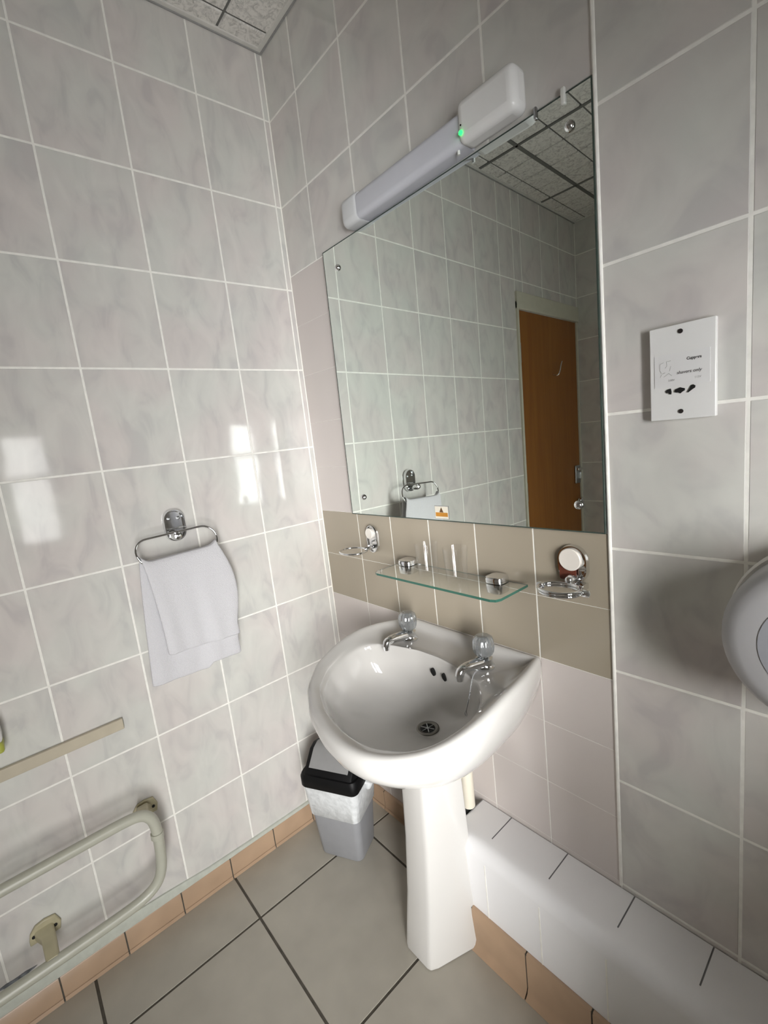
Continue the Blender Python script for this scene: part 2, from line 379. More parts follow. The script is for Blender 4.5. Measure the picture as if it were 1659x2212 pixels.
# ------------------------------------------------------------------ skirtings
def skirting(name, P0, D, N, length, joints, h=.0700, th=.009, cove=.004):
    mb = MB(); js = [0] + [j for j in joints if 0 < j < length] + [length]; g = .0035
    pr = [(0, h), (th * .6, h), (th, h - .004), (th, .022 if cove > .01 else .006), (th + cove * .35, .010), (th + cove, .0006), (0, .0006)]
    for a, b in zip(js, js[1:]):
        a2, b2 = a + g / 2 * (a > 0), b - g / 2 * (b < length)
        r = [[P0 + D * s + N * d + Z * z for d, z in pr] for s in (a2, b2)]
        mb.loft(r)
    pg = [(0, h - .001), (th - .0015, h - .002), (th - .0015, .008), (th + cove - .003, .0007), (0, .0007)]
    for j in js[1:-1]:
        mb.loft([[P0 + D * s + N * d + Z * z for d, z in pg] for s in (j - g, j + g)], 1)
    return tag(mb.build(name, [M_SKIRT, M_FGROUT], angle=50), kind='structure')
skirting('baseboard_left', Vector((.0002, -.0002, 0)), -Y, X, 1.34, [.354 + .1447 * k - .1447 * 3 for k in range(1, 12)] )
skirting('baseboard_back', Vector((.011, -.0002, 0)), X, -Y, LX - .012, [.15 * k for k in range(1, 4)])
skirting('baseboard_ledge', Vector((LX - .003, LY - .0002, 0)), X, -Y, ROOM_X - LX, [.052, .2035, .352, .50, .65, .80, .95, 1.10, 1.25], h=.112, cove=.014)
# pale sealant strip above the left skirting, wider towards the camera
mb = MB()
rings = []
for y, hh in ((-.02, .005), (-.42, .008), (-.56, .012), (-.68, .024), (-.80, .031), (-1.1, .032), (-1.34, .032)):
    z0 = .0703; rings.append([(.0002, y, z0), (.0095, y, z0), (.0085, y, z0 + hh * .6), (.005, y, z0 + hh), (.0002, y, z0 + hh)])
mb.loft(rings)
tag(mb.build('trim_3', mat('white_sealant', (.50, .52, .46), .35, var=.06, scale=60), angle=60), kind='structure')

# ------------------------------------------------------------------ window
wn = thing('window_1', (ROOM_X, (WY0 + WY1) / 2, WZ0), None, None); wn['kind'] = 'structure'
mb = MB(); xa, xb = ROOM_X + .005, ROOM_X + .028
def wbox(y0, y1, z0, z1): mb.box((xa, y0, z0), (xb, y1, z1))
wbox(WY0, WY1, WZ0, .905); wbox(WY0, WY1, 1.500, WZ1); wbox(WY0, WY1, 1.262, 1.284)
for y0, y1 in ((-.555, WY1), (-.900, -.735), (WY0, -1.405)): wbox(y0, y1, .905, 1.262); wbox(y0, y1, 1.284, 1.5)
mb.build('window_frame', M_WPLAST, wn, bevel=.003)
for k, (y0, y1) in enumerate(((-.735, -.555), (-1.405, -.900))):
    for z0, z1 in ((.905, 1.262), (1.284, 1.5)):
        MB().box((xa + .015, y0, z0), (xa + .018, y1, z1)).build('pane', M_PANE, wn, smooth=False)
MB().box((ROOM_X - .03, WY0 - .005, WZ0 - .018), (ROOM_X + .028, WY1 + .02, WZ0)).build('window_sill', M_WPLAST, wn, bevel=.004)
w2 = thing('added_light_panel', (ROOM_X, (VY0 + VY1) / 2, VZ0), None, None); w2['kind'] = 'structure'  # added panel, lets extra daylight in low onto ledge, pedestal and floor
mb = MB()
for y0, y1, z0, z1 in ((VY0, VY0 + .02, VZ0, VZ1), (VY1 - .02, VY1, VZ0, VZ1), (VY0 + .02, VY1 - .02, VZ0, VZ0 + .02), (VY0 + .02, VY1 - .02, VZ1 - .02, VZ1)): mb.box((xa, y0, z0), (xb, y1, z1))
mb.build('window_frame', M_WPLAST, w2, bevel=.003)
MB().box((xa + .015, VY0 + .02, VZ0 + .02), (xa + .018, VY1 - .02, VZ1 - .02)).build('pane', M_PANE, w2, smooth=False)

# ------------------------------------------------------------------ door on the left wall, seen in the mirror
dr = thing('door_1', (0, -(DY0 + DY1) / 2, 0), None, None); dr['kind'] = 'structure'
M_FRAME = mat('cream_painted_frame', (.60, .585, .48), .4, var=.03)
mb = MB()
mb.box((-.06, -DY0 - .014, 0), (.010, -DY0 + .002, DZ)); mb.box((-.06, ROOM_Y + .001, 1.862), (.012, -DY0 + .002, 1.945)); mb.box((-.06, ROOM_Y + .001, 0), (.006, ROOM_Y + .02, 1.862))
mb.build('door_frame', M_FRAME, dr, bevel=.003)
mb = MB(); mb.box((-.045, ROOM_Y + .022, .006), (-.002, -DY0 - .015, 1.860))
dp = mb.build('door_panel', M_WOOD, dr, bevel=.002)
def dpart(name, a, b, m, bv=.002): return MB().box(a, b).build(name, m, dr, bevel=bv)
dpart('hinge', (-.004, -1.372, 1.60), (.004, -1.356, 1.70), M_STEEL); dpart('hinge', (-.004, -1.372, .88), (.004, -1.356, .98), M_STEEL)
lk = dpart('lock_plate', (-.002, -1.985, .905), (.008, -1.925, 1.015), M_STEEL, .004)
MB().box((.008, -1.995, .985), (.022, -1.93, 1.0)).box((.008, -1.975, .93), (.020, -1.963, .975)).build('latch_lever', M_CHROME, lk, bevel=.003)
MB().lathe([(.012, -.002), (.013, .006), (.008, .012), (.008, .014), (.020, .019), (.023, .027), (.016, .034), (.004, .036)], 24, axis='X', c=(0, -1.955, .795)).build('door_handle', M_CHROME, dr)
hk = MB().tube(smooth_path([(.0, -1.70, 1.55), (.03, -1.70, 1.54), (.035, -1.715, 1.57), (.03, -1.735, 1.60), (.03, -1.75, 1.62)]), .004).build('coat_hook', M_CHROME, dr)

# ------------------------------------------------------------------ mirror
def rot_mirror():
    return Matrix.Translation((.5765, -.0105, 1.428)) @ Matrix.Rotation(.014, 4, 'Z') @ Matrix.Rotation(-.011, 4, 'X')
MM = rot_mirror(); MW, MH = .376, .371
mr = thing('wall_mirror', (.5765, -.002, 1.057), 'large square frameless mirror screwed to the tiled wall above the washbasin', 'mirror')
mb = MB(); e = .0026
for m_, (x0, x1, z0, z1) in ((0, (-MW + e, MW - e, -MH + e, MH - e)),):
    mb.add([MM @ Vector(p) for p in ((x0, -.002, z0), (x1, -.002, z0), (x1, -.002, z1), (x0, -.002, z1))], [(0, 1, 2, 3)], 0)
fr = [(-MW, MW, -MH, -MH + e), (-MW, MW, MH - e, MH), (-MW, -MW + e, -MH + e, MH - e), (MW - e, MW, -MH + e, MH - e)]
for x0, x1, z0, z1 in fr: mb.box((x0, -.002, z0), (x1, .002, z1), 1, M=MM)
mb.box((-MW + e, -.0015, -MH + e), (MW - e, .002, MH - e), 1, M=MM)
mb.build('mirror_glass', [M_MIRROR, M_MEDGE], mr, smooth=False)
def on_mirror(x, z, d=0): return MM @ Vector((x - .5765, -.002 - d, z - 1.428))
for x, z in ((.262, 1.740), (.914, 1.746), (.264, 1.110), (.905, 1.110)):
    c = on_mirror(x, z); m2 = MB().lathe([(.0085, -.0005), (.0085, -.002), (.0075, -.005), (.004, -.0075), (.001, -.008)], 24, axis='Y', c=c)
    tag(m2.build('screw_cap', M_CHROME, mr), 'domed chrome screw cap')
c = on_mirror(.905, 1.793)
MB().box((c.x - .004, c.y - .004, 1.782), (c.x + .004, -.001, 1.808)).build('mirror_clip', mat('clear_clip', (.75, .76, .72), .2, var=.03), mr, bevel=.002)
c = on_mirror(.8550, 1.797)
MB().box((c.x - .003, c.y - .004, 1.786), (c.x + .003, -.001, 1.806)).build('mirror_clip', M_STEEL, mr, bevel=.002)
# warning sticker with a triangle and an orange band
mb = MB()
def sq(x0, x1, z0, z1, d, mi): mb.add([on_mirror(x, z, d) for x, z in ((x0, z0), (x1, z0), (x1, z1), (x0, z1))], [(0, 1, 2, 3)], mi)
sx, sz = .5390, 1.0625
sq(sx, sx + .045, sz, sz + .033, .0004, 3)
sq(sx + .001, sx + .043, sz + .001, sz + .031, .0006, 0); sq(sx + .003, sx + .0415, sz + .006, sz + .016, .0008, 1)
mb.add([on_mirror(x, z, .001) for x, z in ((sx + .0155, sz + .0165), (sx + .0285, sz + .0165), (sx + .022, sz + .0295))], [(0, 1, 2)], 2)
mb.build('warning_sticker', [mat('sticker_paper', (.70, .66, .56), .5, var=.02), mat('sticker_orange', (.50, .22, .03), .5, var=.08), mat('sticker_brown', (.13, .07, .03), .5, var=.1), M_DGROUT], mr, smooth=False)

# ------------------------------------------------------------------ light above the mirror
wl = thing('wall_light', (.59, 0, 1.80), 'long white strip light fixed on the wall above the mirror', 'light')
def xlight(x0, x1, zb, zt, d, r, n=6, side=.008):
    """rounded box from the wall outwards"""
    mb = MB()
    def sec(x, s):
        pts = [(0, zt), (-(d - r), zt - .004)]
        for i in range(n + 1):
            a = PI / 2 * i / n; pts.append((-(d - r) - r * math.sin(a), zt - .004 - r + r * math.cos(a)))
        for i in range(n + 1):
            a = PI / 2 * i / n; pts.append((-(d - r) - r * math.cos(a), zb + r - r * math.sin(a)))
        pts.append((0, zb))
        cz = (zt + zb) / 2
        return [(x, -.0012 + y * s, cz + (z - cz) * (s * .35 + .65)) for y, z in pts]
    rings = [sec(x0, 1 - side * 9), sec(x0 + side * .35, 1 - side * 4), sec(x0 + side, 1), sec(x1 - side, 1), sec(x1 - side * .35, 1 - side * 4), sec(x1, 1 - side * 9)]
    return mb.loft(rings)
xlight(.394, .722, 1.8045, 1.868, .040, .014, side=.001).build('diffuser', M_DIFF, wl)
tag(xlight(.340, .398, 1.803, 1.872, .043, .016, side=.010).build('end_cap', mat('pale_grey_cap', (.62, .63, .64), .35, var=.01), wl), 'grey white end cap')
ec = tag(MB().box((.716, -.048, 1.802), (.842, -.0013, 1.877)).build('end_cap', M_WPLAST, wl, bevel=.015, seg=5), 'larger glossy white switch end')
MB().lathe([(.0042, -.0), (.0042, -.002), (.002, -.0035)], 16, axis='Y', c=(.7275, -.0488, 1.8185)).build('indicator_light', mat('green_led', (.02, .5, .1), .3, emit=(.02, 1, .12), estr=1.6), ec)
MB().lathe([(.0016, 0), (.0016, -.001)], 12, axis='Y', c=(.7285, -.0490, 1.831)).build('indicator_hole', M_DARK, ec)
MB().tube([(.705, -.030, 1.8045), (.705, -.030, 1.797)], .003, 10).build('cord_grommet', M_WPLAST, wl)

# ------------------------------------------------------------------ shaver socket
sk = thing('shaver_socket', (1.075, 0, 1.32), 'white shaver socket plate with black pin holes on the marbled tiles', 'socket')
MB().box((1.031, -.0115, 1.252), (1.119, -.0013, 1.394)).build('faceplate', M_WPLAST, sk, bevel=.0012)
mb = MB(); mb.add([(1.038, -.0122, 1.303), (1.112, -.0122, 1.303), (1.112, -.0122, 1.352), (1.038, -.0122, 1.352), (1.038, -.011, 1.303), (1.112, -.011, 1.303), (1.112, -.011, 1.352), (1.038, -.011, 1.352)], [(0, 1, 2, 3), (0, 1, 5, 4), (1, 2, 6, 5), (2, 3, 7, 6), (3, 0, 4, 7)], 0)
mb.build('sliding_shutter', mat('socket_insert', (.74, .74, .74), .3, var=.01), sk, smooth=False)
for z in (1.383, 1.264):
    MB().lathe([(.0034, -.0113), (.0034, -.0126)], 20, axis='Y', c=(1.074, 0, z)).build('screw', mat('dark_screw', (.02, .016, .016), .5), sk)
def hole(pts, cx, cz):
    mb = MB(); f = [(cx + x, -.0128, cz + z) for x, z in pts]; b = [(cx + x, -.0110, cz + z) for x, z in pts]
    mb.loft([b, f]); mb.build('pin_hole', M_DARK, sk)
def disc(cx, cz, rx, rz, n=14, rot=0): return [(cx + rx * math.cos(a) * math.cos(rot) - rz * math.sin(a) * math.sin(rot), cz + rx * math.cos(a) * math.sin(rot) + rz * math.sin(a) * math.cos(rot)) for a in (2 * PI * i / n for i in range(n))]
hole([(-.0045, .001), (-.0015, .0035), (.0025, .0042), (.0035, -.001), (.003, -.0048), (.0003, -.0042), (-.0012, -.001), (-.0036, -.0022)], 1.0580, 1.296)
hole([(-.007, -.001), (-.006, .002), (-.002, .003), (.001, .0042), (.004, .003), (.007, .002), (.007, -.001), (.004, -.0025), (.001, -.005), (-.002, -.003), (-.005, -.003)], 1.0725, 1.2960)
hole([(-.006, -.0058), (-.0045, -.006), (.001, -.002), (.0045, .000), (.005, .003), (.002, .005), (-.001, .004), (-.0022, .001)], 1.0885, 1.2970)
M_INK = mat('grey_ink', (.10, .10, .10), .6); M_INK2 = mat('faint_ink', (.38, .38, .37), .6)
def lettering(body, x, z, size, m, bold=0, shear=0):
    cu = bpy.data.curves.new('lettering', 'FONT'); cu.body = body; cu.size = size; cu.align_x = 'RIGHT'; cu.offset = bold; cu.shear = shear; cu.extrude = .0001
    tmp = bpy.data.objects.new('tmp', cu); col.objects.link(tmp); bpy.context.view_layer.update()
    me = bpy.data.meshes.new_from_object(tmp.evaluated_get(bpy.context.evaluated_depsgraph_get())); bpy.data.objects.remove(tmp)
    me.materials.clear(); me.materials.append(m); o = bpy.data.objects.new('lettering', me); col.objects.link(o)
    o.parent = sk; o.matrix_parent_inverse = Matrix.Translation(sk.location).inverted()
    o.location = (x, -.0124, z); o.rotation_euler = (PI / 2, 0, 0)
lettering('Cuppers', 1.1015, 1.3395, .0056, M_INK, .00022)
lettering('shavers only', 1.1015, 1.3205, .0066, M_INK, .00004, .2)
lettering('115V', 1.1010, 1.3110, .0042, M_INK2); lettering('230V', 1.0660, 1.3110, .0042, M_INK2)
mb = MB()
for p in ([(1.046, 1.339), (1.0455, 1.330), (1.048, 1.325)], [(1.046, 1.339), (1.051, 1.341)], [(1.055, 1.3415), (1.061, 1.342)], [(1.055, 1.3415), (1.0555, 1.335), (1.053, 1.332)],
          [(1.061, 1.334), (1.059, 1.327)], [(1.049, 1.324), (1.053, 1.3255)], [(1.048, 1.323), (1.046, 1.319)], [(1.051, 1.319), (1.058, 1.3235), (1.062, 1.3195)]):
    mb.tube([(x, -.0124, z) for x, z in p], .00028, 6)
mb.build('face_symbol', M_INK2, sk)

# ------------------------------------------------------------------ chrome fittings
def plate(mb, cx, cz, w_, h_, d0, d1, mi=0, ring=.75):
    """upright pill shaped plate standing on the back wall, rim rounded"""
    def out(s, y): return [(cx + x * s, y, cz + z * (1 - (1 - s) * w_ / h_)) for x, z in rrect(w_, h_, w_ / 2 * .999, 10)]
    mb.loft([out(1, -.0012), out(1, -d0), out(.93, -d1), out(.84, -d1), out(.76, -d0)], mi)
def ring_holder(name, loc, label, cat, px, ring_c, rr, parts, wire=.0032):
    t = thing(name, loc, label, cat, 'chrome ring holders beside the glass shelf')
    return t
# left tumbler holder
th = thing('tumbler_holder', (.262, 0, .93), 'small empty chrome tumbler ring holder near the room corner', 'holder')
mb = MB(); plate(mb, .263, .981, .048, .085, .006, .010)
mb.build('backplate', M_CHROME, th)
MB().lathe([(.0165, -.006), (.0165, -.013), (.015, -.0145)], 28, axis='Y', c=(.258, 0, .998)).build('ceramic_cap', M_CARAMIC, th)
mb = MB(); mb.tube(smooth_path([(.263, -.008, .957), (.262, -.022, .956), (.256, -.034, .955)]), .006, 12); mb.build('arm', M_CHROME, th)
pts = [(.244 + .046 * math.cos(a), -.066 + .037 * math.sin(a), .956) for a in (math.radians(d) for d in range(70, 391, 8))]
MB().tube(pts, .0028, 10).build('ring', M_CHROME, th)
# right soap holder
sh = thing('soap_ring_holder', (.885, 0, .94), 'chrome soap ring holder with round cream cap at right of the shelf', 'holder')
mb = MB(); plate(mb, .8845, .990, .062, .078, .006, .011); mb.build('backplate', M_CHROME, sh)
mb = MB(); mb.loft([[(.8760 + x, -.0095, .974 + z) for x, z in rrect(.034, .032, .004, 6)], [(.8760 + x, -.0116, .974 + z) for x, z in rrect(.034, .032, .004, 6)]]); mb.build('adhesive_pad', M_RED, sh)
MB().lathe([(.0225, -.006), (.0225, -.016), (.021, -.0175)], 36, axis='Y', c=(.8835, 0, 1.001)).build('ceramic_cap', M_CARAMIC, sh)
mb = MB(); mb.lathe([(.001, -.002), (.009, -.006), (.009, -.024), (.006, -.030), (.001, -.032)], 20, axis='Y', c=(.8850, 0, .963))
mb.box((.893, -.030, .945), (.915, -.006, .957)); mb.build('arm', M_CHROME, sh, bevel=.001)
RC = (.884, -.062)
pts = [(RC[0] + .040 * math.cos(a), RC[1] + .030 * math.sin(a), .957) for a in (2 * PI * i / 48 for i in range(48))]
mb = MB(); mb.tube(pts, .0034, 12, closed=True); mb.tube([(p[0], p[1], .951) for p in pts], .0024, 10, closed=True)
mb.build('ring', M_CHROME, sh)
for cxy in ((.928, -.050, .951), (.842, -.052, .953)):
    MB().lathe([(.001, -.010), (.0065, -.008), (.0075, 0), (.0065, .008), (.001, .010)], 16, axis='X', c=cxy).build('ring_knob', M_CHROME, sh)

# glass shelf
gs = thing('glass_shelf', (.59, -.06, .925), 'narrow green-edged glass shelf on two chrome clips below the mirror', 'shelf')
def shelf_outline(s): 
    x0, x1, y0, y1 = .400, .785, -.126, -.012; c = .016
    return [(x0, y1), (x0, y0 + c), (x0 + c * .3, y0 + c * .3), (x0 + c, y0), (x1 - c, y0), (x1 - c * .3, y0 + c * .3), (x1, y0 + c), (x1, y1)]
o = shelf_outline(1); mb = MB()
mb.add([(x, y, .9265) for x, y in o], [tuple(range(7, -1, -1))], 0); mb.add([(x, y, .9320) for x, y in o], [tuple(range(8))], 0)
vs = [(x, y, .9265) for x, y in o] + [(x, y, .9320) for x, y in o]
mb.add(vs, [(i, (i + 1) % 8, (i + 1) % 8 + 8, i + 8) for i in range(8)], 1)
mb.build('shelf_glass', [M_GLASS, M_GLASSEDGE], gs, smooth=False)
for x in (.430, .717):
    mb = MB(); sec = lambda s, z: [(x + a * s, -.026 + b * s * .9, z) for a, b in rrect(.046, .050, .016, 5)]
    mb.loft([sec(1, .9325), sec(1.0, .940), sec(.93, .9445), sec(.7, .947)])
    mb.loft([sec(.8, .9035), sec(.95, .906), sec(1, .912), sec(1, .926)])
    mb.box((x - .012, -.006, .912), (x + .012, -.0012, .942))
    mb.build('shelf_clip', M_CHROME, gs)
def tumbler(x, y, label):
    t = MB(); z = .9322
    t.lathe([(.004, z + .0), (.0235, z), (.0245, z + .003), (.0290, z + .078), (.0282, z + .0785), (.0275, z + .077), (.0232, z + .010), (.004, z + .009)], 40, c=(x, y, 0))
    o = t.build('drinking_glass', M_THIN); return tag(o, label, 'glass', 'drinking glasses on the shelf')
tumbler(.541, -.062, 'clear drinking glass on the shelf, nearer the room corner')
tumbler(.634, -.064, 'clear drinking glass on the shelf, nearer the soap ring holder')

# towel ring on the left wall
tr = thing('towel_ring', (0, -.477, 1.09), 'oval chrome towel ring on the left wall above the basin side', 'towel ring')
def ypl(s, x): return [(x, -.477 + y * s, 1.104 + z * (1 - (1 - s) * .6)) for y, z in rrect(.056, .088, .027, 8)]
mb = MB(); mb.loft([ypl(1, .0012), ypl(1, .009), ypl(.93, .014), ypl(.82, .014), ypl(.74, .008)]); mb.build('backplate', M_CHROME, tr)
for dy, dz in ((-.012, .020), (.012, .018)): MB().lathe([(.0045, .006), (.0045, .010), (.002, .012)], 14, axis='X', c=(0, -.477 + dy, 1.104 + dz)).build('screw', M_STEEL, tr)
mb = MB(); mb.lathe([(.001, .012), (.013, .016), (.0125, .040), (.009, .050), (.001, .053)], 20, axis='X', c=(0, -.484, 1.079)); mb.build('boss', M_CHROME, tr)
TX = .060
def ringpt(y, z): return (TX - .018 + (1.090 - z) * .28, y, z)
rr = rrect(.205, .068, .033, 8)
pts = [ringpt(-.4885 + a * math.cos(.02) + b * -.12, 1.056 + b + a * .03) for a, b in rr]
MB().tube(pts, .0030, 12, closed=True).build('ring', M_CHROME, tr)
# towel folded over the ring
def lerp(a, b, t): return a + (b - a) * t
def drape(u, s):
    """u along the ring (0 = camera side), s = 0..1 from the back hem over the bar to the front hem"""
    ytL, ytR = -.586, -.393
    yy0 = lerp(ytL, ytR, u); aa = yy0 + .4885; ea = max(0, abs(aa) - .0695)
    top = 1.055 - math.sqrt(max(.00008, .033 ** 2 - ea ** 2)) + aa * .03 + .0092
    xc = .042 + (1.090 - top) * .28
    wav = .0035 * math.sin(u * 9 + 1) + .002 * math.sin(u * 21)
    if s < .47:                       # rear layer, longer
        t = 1 - s / .47
        yb = lerp(-.619, -.378, u); zb = .7225 - .016 * u + (-.006 if u < .62 else .008)
        y = lerp(lerp(ytL, ytR, u), yb, t ** .8); z = lerp(top - .004, zb, t); x = xc - .0105 + .0265 * t + wav * t
        if u > .8: y += .022 * math.sin(PI * min(1, t * 1.15)) * (u - .8) / .2
    elif s < .53:
        t = (s - .47) / .06; a = PI * t
        y = lerp(ytL, ytR, u); z = top + .004 * math.sin(a); x = xc + .0105 * -math.cos(a)
    else:
        t = (s - .53) / .47
        yb = lerp(-.572, -.380, u); zb = .790 - .012 * u
        y = lerp(lerp(ytL + .016 * t, ytR, u), yb, t ** .9); z = lerp(top - .004, zb, t); x = xc + .0105 + .024 * t ** .7 + wav * t
        if u > .75: y += .024 * math.sin(PI * min(1, t * 1.15)) * (u - .75) / .25
    return (x, y, z)
mb = MB(); NU, NS = 28, 60
vs = [drape(i / NU, j / NS) for i in range(NU + 1) for j in range(NS + 1)]
fs = [(i * (NS + 1) + j, (i + 1) * (NS + 1) + j, (i + 1) * (NS + 1) + j + 1, i * (NS + 1) + j + 1) for i in range(NU) for j in range(NS)]
mb.add(vs, fs); tw = mb.build('hand_towel', M_TOWEL)
so = tw.modifiers.new('solid', 'SOLIDIFY'); so.thickness = .004; so.offset = 0
ss = tw.modifiers.new('subsurf', 'SUBSURF'); ss.levels = 1; ss.render_levels = 1
tag(tw, 'folded white hand towel hanging from the chrome towel ring', 'towel')

# ------------------------------------------------------------------ washbasin on pedestal
XC = .580
wb = thing('washbasin', (XC, 0, 0), 'white ceramic pedestal washbasin below the glass shelf', 'washbasin')
def drop(y): return .10 * max(0, -y - .165) ** 1.05
PO = [(.800, -.001), (.806, -.02), (.829, -.11), (.838, -.20), (.840, -.275), (.832, -.335), (.812, -.385), (.770, -.428), (.720, -.452), (.665, -.459), (.599, -.452), (.522, -.430), (.444, -.387), (.379, -.319), (.344, -.230), (.334, -.135), (.352, -.075), (.381, -.025), (.390, -.001)]
PI_ = [(.739, -.150), (.776, -.186), (.797, -.225), (.806, -.280), (.798, -.335), (.768, -.380), (.700, -.409), (.630, -.416), (.556, -.404), (.474, -.367), (.422, -.311), (.398, -.240), (.400, -.190), (.419, -.162), (.461, -.139), (.530, -.119), (.599, -.116), (.675, -.128)]
CX0, CY0 = .600, -.262
def radial(P):
    pr = sorted((math.atan2(y - CY0, x - CX0), math.hypot(x - CX0, y - CY0)) for x, y in P)
    pr = [(pr[-1][0] - 2 * PI, pr[-1][1])] + pr + [(pr[0][0] + 2 * PI, pr[0][1])]
    def f(a):
        a = (a + PI) % (2 * PI) - PI
        for (a0, r0), (a1, r1) in zip(pr, pr[1:]):
            if a0 <= a <= a1:
                # straight chord between neighbours
                x0, y0, x1, y1 = r0 * math.cos(a0), r0 * math.sin(a0), r1 * math.cos(a1), r1 * math.sin(a1)
                dx, dy = math.cos(a), math.sin(a); den = dx * (y1 - y0) - dy * (x1 - x0)
                return (x0 * (y1 - y0) - y0 * (x1 - x0)) / den if abs(den) > 1e-9 else r0
        return pr[1][1]
    return f
RO, RI = radial(PO), radial(PI_)
def soft(f, a, w_=.13, n=9): return sum(f(a + w_ * (i / (n - 1) * 2 - 1)) * (1 - abs(i / (n - 1) * 2 - 1) * .9) for i in range(n)) / sum((1 - abs(i / (n - 1) * 2 - 1) * .9) for i in range(n))
NA = 96
ab = [math.atan2(-.001 - CY0, .800 - CX0), math.atan2(-.001 - CY0, .390 - CX0)]
AN = sorted([2 * PI * i / NA - PI for i in range(NA)] + ab)
OL = []
for a in AN:
    if ab[0] - .001 <= a <= ab[1] + .001: r = (-.001 - CY0) / math.sin(a)
    else:
        m = min(1, max(0, min(abs(a - ab[0]), abs(a - ab[1])) / .2)); r = soft(RO, a) * m + RO(a) * (1 - m)
    OL.append((CX0 + r * math.cos(a), CY0 + r * math.sin(a)))
XC = .588
def inner(a, s=1., z=.75, ox=0, oy=0):
    r = soft(RI, a) * s
    return (CX0 + ox + r * math.cos(a), CY0 + oy + r * math.sin(a), z)
BCX, BCY = CX0, CY0
def ring_k(k, z):
    return [(XC + (x - XC) * k, min(-.0013, y * k), z - drop(y) * min(1, max(0, (z - .655) / .085))) for x, y in OL]
rings = []
for k, z in ((.42, .520), (.48, .560), (.60, .588), (.75, .612), (.875, .646), (.945, .684), (.985, .715), (.998, .742)):
    rings.append(ring_k(k, z))
def crest(f, z, zback):
    r = []
    for (x, y), a in zip(OL, AN):
        ix, iy, _ = inner(a)
        b = max(0., min(1., (y + .10) / .10))     # 1 at the wall
        r.append((x + (ix - x) * f, min(-.0013, y + (iy - y) * f), z + (zback - z) * b))
    return r
def crestm(dist, z, zback):
    r = []
    for (x, y), a in zip(OL, AN):
        ix, iy, _ = inner(a); L = math.hypot(ix - x, iy - y); f = min(.9, dist / L)
        b = max(0., min(1., (y + .10) / .10))
        yy = min(-.0013, y + (iy - y) * f)
        r.append((x + (ix - x) * f, yy, z + (zback - z) * b - drop(yy)))
    return r
rings.append(crestm(.0005, .757, .757)); rings.append(crestm(.004, .768, .765)); rings.append(crestm(.012, .771, .767))
rings.append(crestm(.020, .769, .764)); rings.append(crestm(.030, .764, .752)); rings.append(crestm(.040, .760, .746))
def blend(f, z, zb):
    r = []
    for (x, y), a, p in zip(OL, AN, rings[13]):
        ix, iy, _ = inner(a, 1.03); b = max(0., min(1., (y + .16) / .16))
        yy = p[1] + (iy - p[1]) * f
        r.append((p[0] + (ix - p[0]) * f, yy, z + (zb - z) * b - drop(yy)))
    return r
rings.append(blend(.5, .757, .744)); rings.append(blend(.97, .755, .744))
DX, DYY, DZZ = .604, -.178, .600
def bowl(s, z, tz=0.):
    t = min(1, (1 - s) * 1.6)
    r = [inner(a, s, z, (DX - BCX) * t, (DYY - BCY) * t * 1.0) for a in AN]
    return [(x, y, zz - drop(y) * max(0, (s - .3) / .7)) for x, y, zz in r]
for s, z in ((1.0, .752), (.985, .745), (.965, .732), (.935, .711), (.88, .686), (.79, .664), (.66, .645), (.50, .630), (.34, .616), (.21, .604), (.16, .6005), (.125, DZZ)):
    rings.append(bowl(s, z))
rings.append([(DX + .021 * math.cos(a), DYY + .021 * math.sin(a), DZZ) for a in AN])
mb = MB(); mb.loft(rings, 0, False, True)
bs = mb.build('basin', M_CERAMIC, wb, subsurf=1, angle=180)
# pedestal: chamfered column
def ped(z, xl, xr, yf, xb, yb):
    cx = (xl + xr) / 2
    return [(cx - xb, -.112, z), (cx - xb, yb, z), (xl - .010, yf + .020, z), (xl, yf + .003, z), (xl + .010, yf, z), (xr - .010, yf, z), (xr, yf + .003, z), (xr + .010, yf + .020, z), (cx + xb, yb, z), (cx + xb, -.112, z)]
mb = MB()
mb.loft([ped(.0006, .528, .612, -.262, .090, -.134), ped(.012, .528, .612, -.262, .090, -.134), ped(.06, .529, .611, -.256, .086, -.131), ped(.15, .531, .609, -.243, .079, -.126), ped(.30, .531, .607, -.228, .072, -.122), ped(.45, .530, .604, -.219, .068, -.120), ped(.60, .522, .608, -.222, .072, -.121)])
mb.build('pedestal', M_CERAMIC, wb, bevel=.004, seg=3, angle=50)
# overflow slots
def slot(cx, cz, y, rot):
    mb = MB(); f = [(cx + x, y - .002 + x * .2, cz + z) for x, z in disc(0, 0, .0045, .0095, 18, rot)]; b = [(p[0], p[1] + .012, p[2]) for p in f]
    mb.loft([f, b]); return mb
for cx_, cz_, y_ in ((.5820, .7095, -.1215), (.6185, .7090, -.1225)):
    slot(cx_, cz_, y_, .35).build('overflow_hole', M_DARK, wb)
# drain
dn = MB().lathe([(.0265, DZZ - .002), (.0265, DZZ + .0022), (.0235, DZZ + .0034), (.0175, DZZ + .0014), (.0170, DZZ - .001)], 36, c=(DX, DYY, 0), cap1=False).build('drain', mat('dull_drain_steel', (.20, .19, .17), .4, .8, var=.1), wb)
MB().lathe([(.0172, DZZ + .0006), (.0172, DZZ + .0011)], 30, c=(DX, DYY, 0)).build('drain_hole', M_DARK, dn)
mb = MB()
for k in range(3):
    a = k * PI / 3 + .4; c_, s_ = math.cos(a), math.sin(a)
    mb.tube([(DX - .016 * c_, DYY - .016 * s_, DZZ + .0018), (DX + .016 * c_, DYY + .016 * s_, DZZ + .0018)], .0012, 8)
mb.build('drain_cross', M_STEEL, dn)
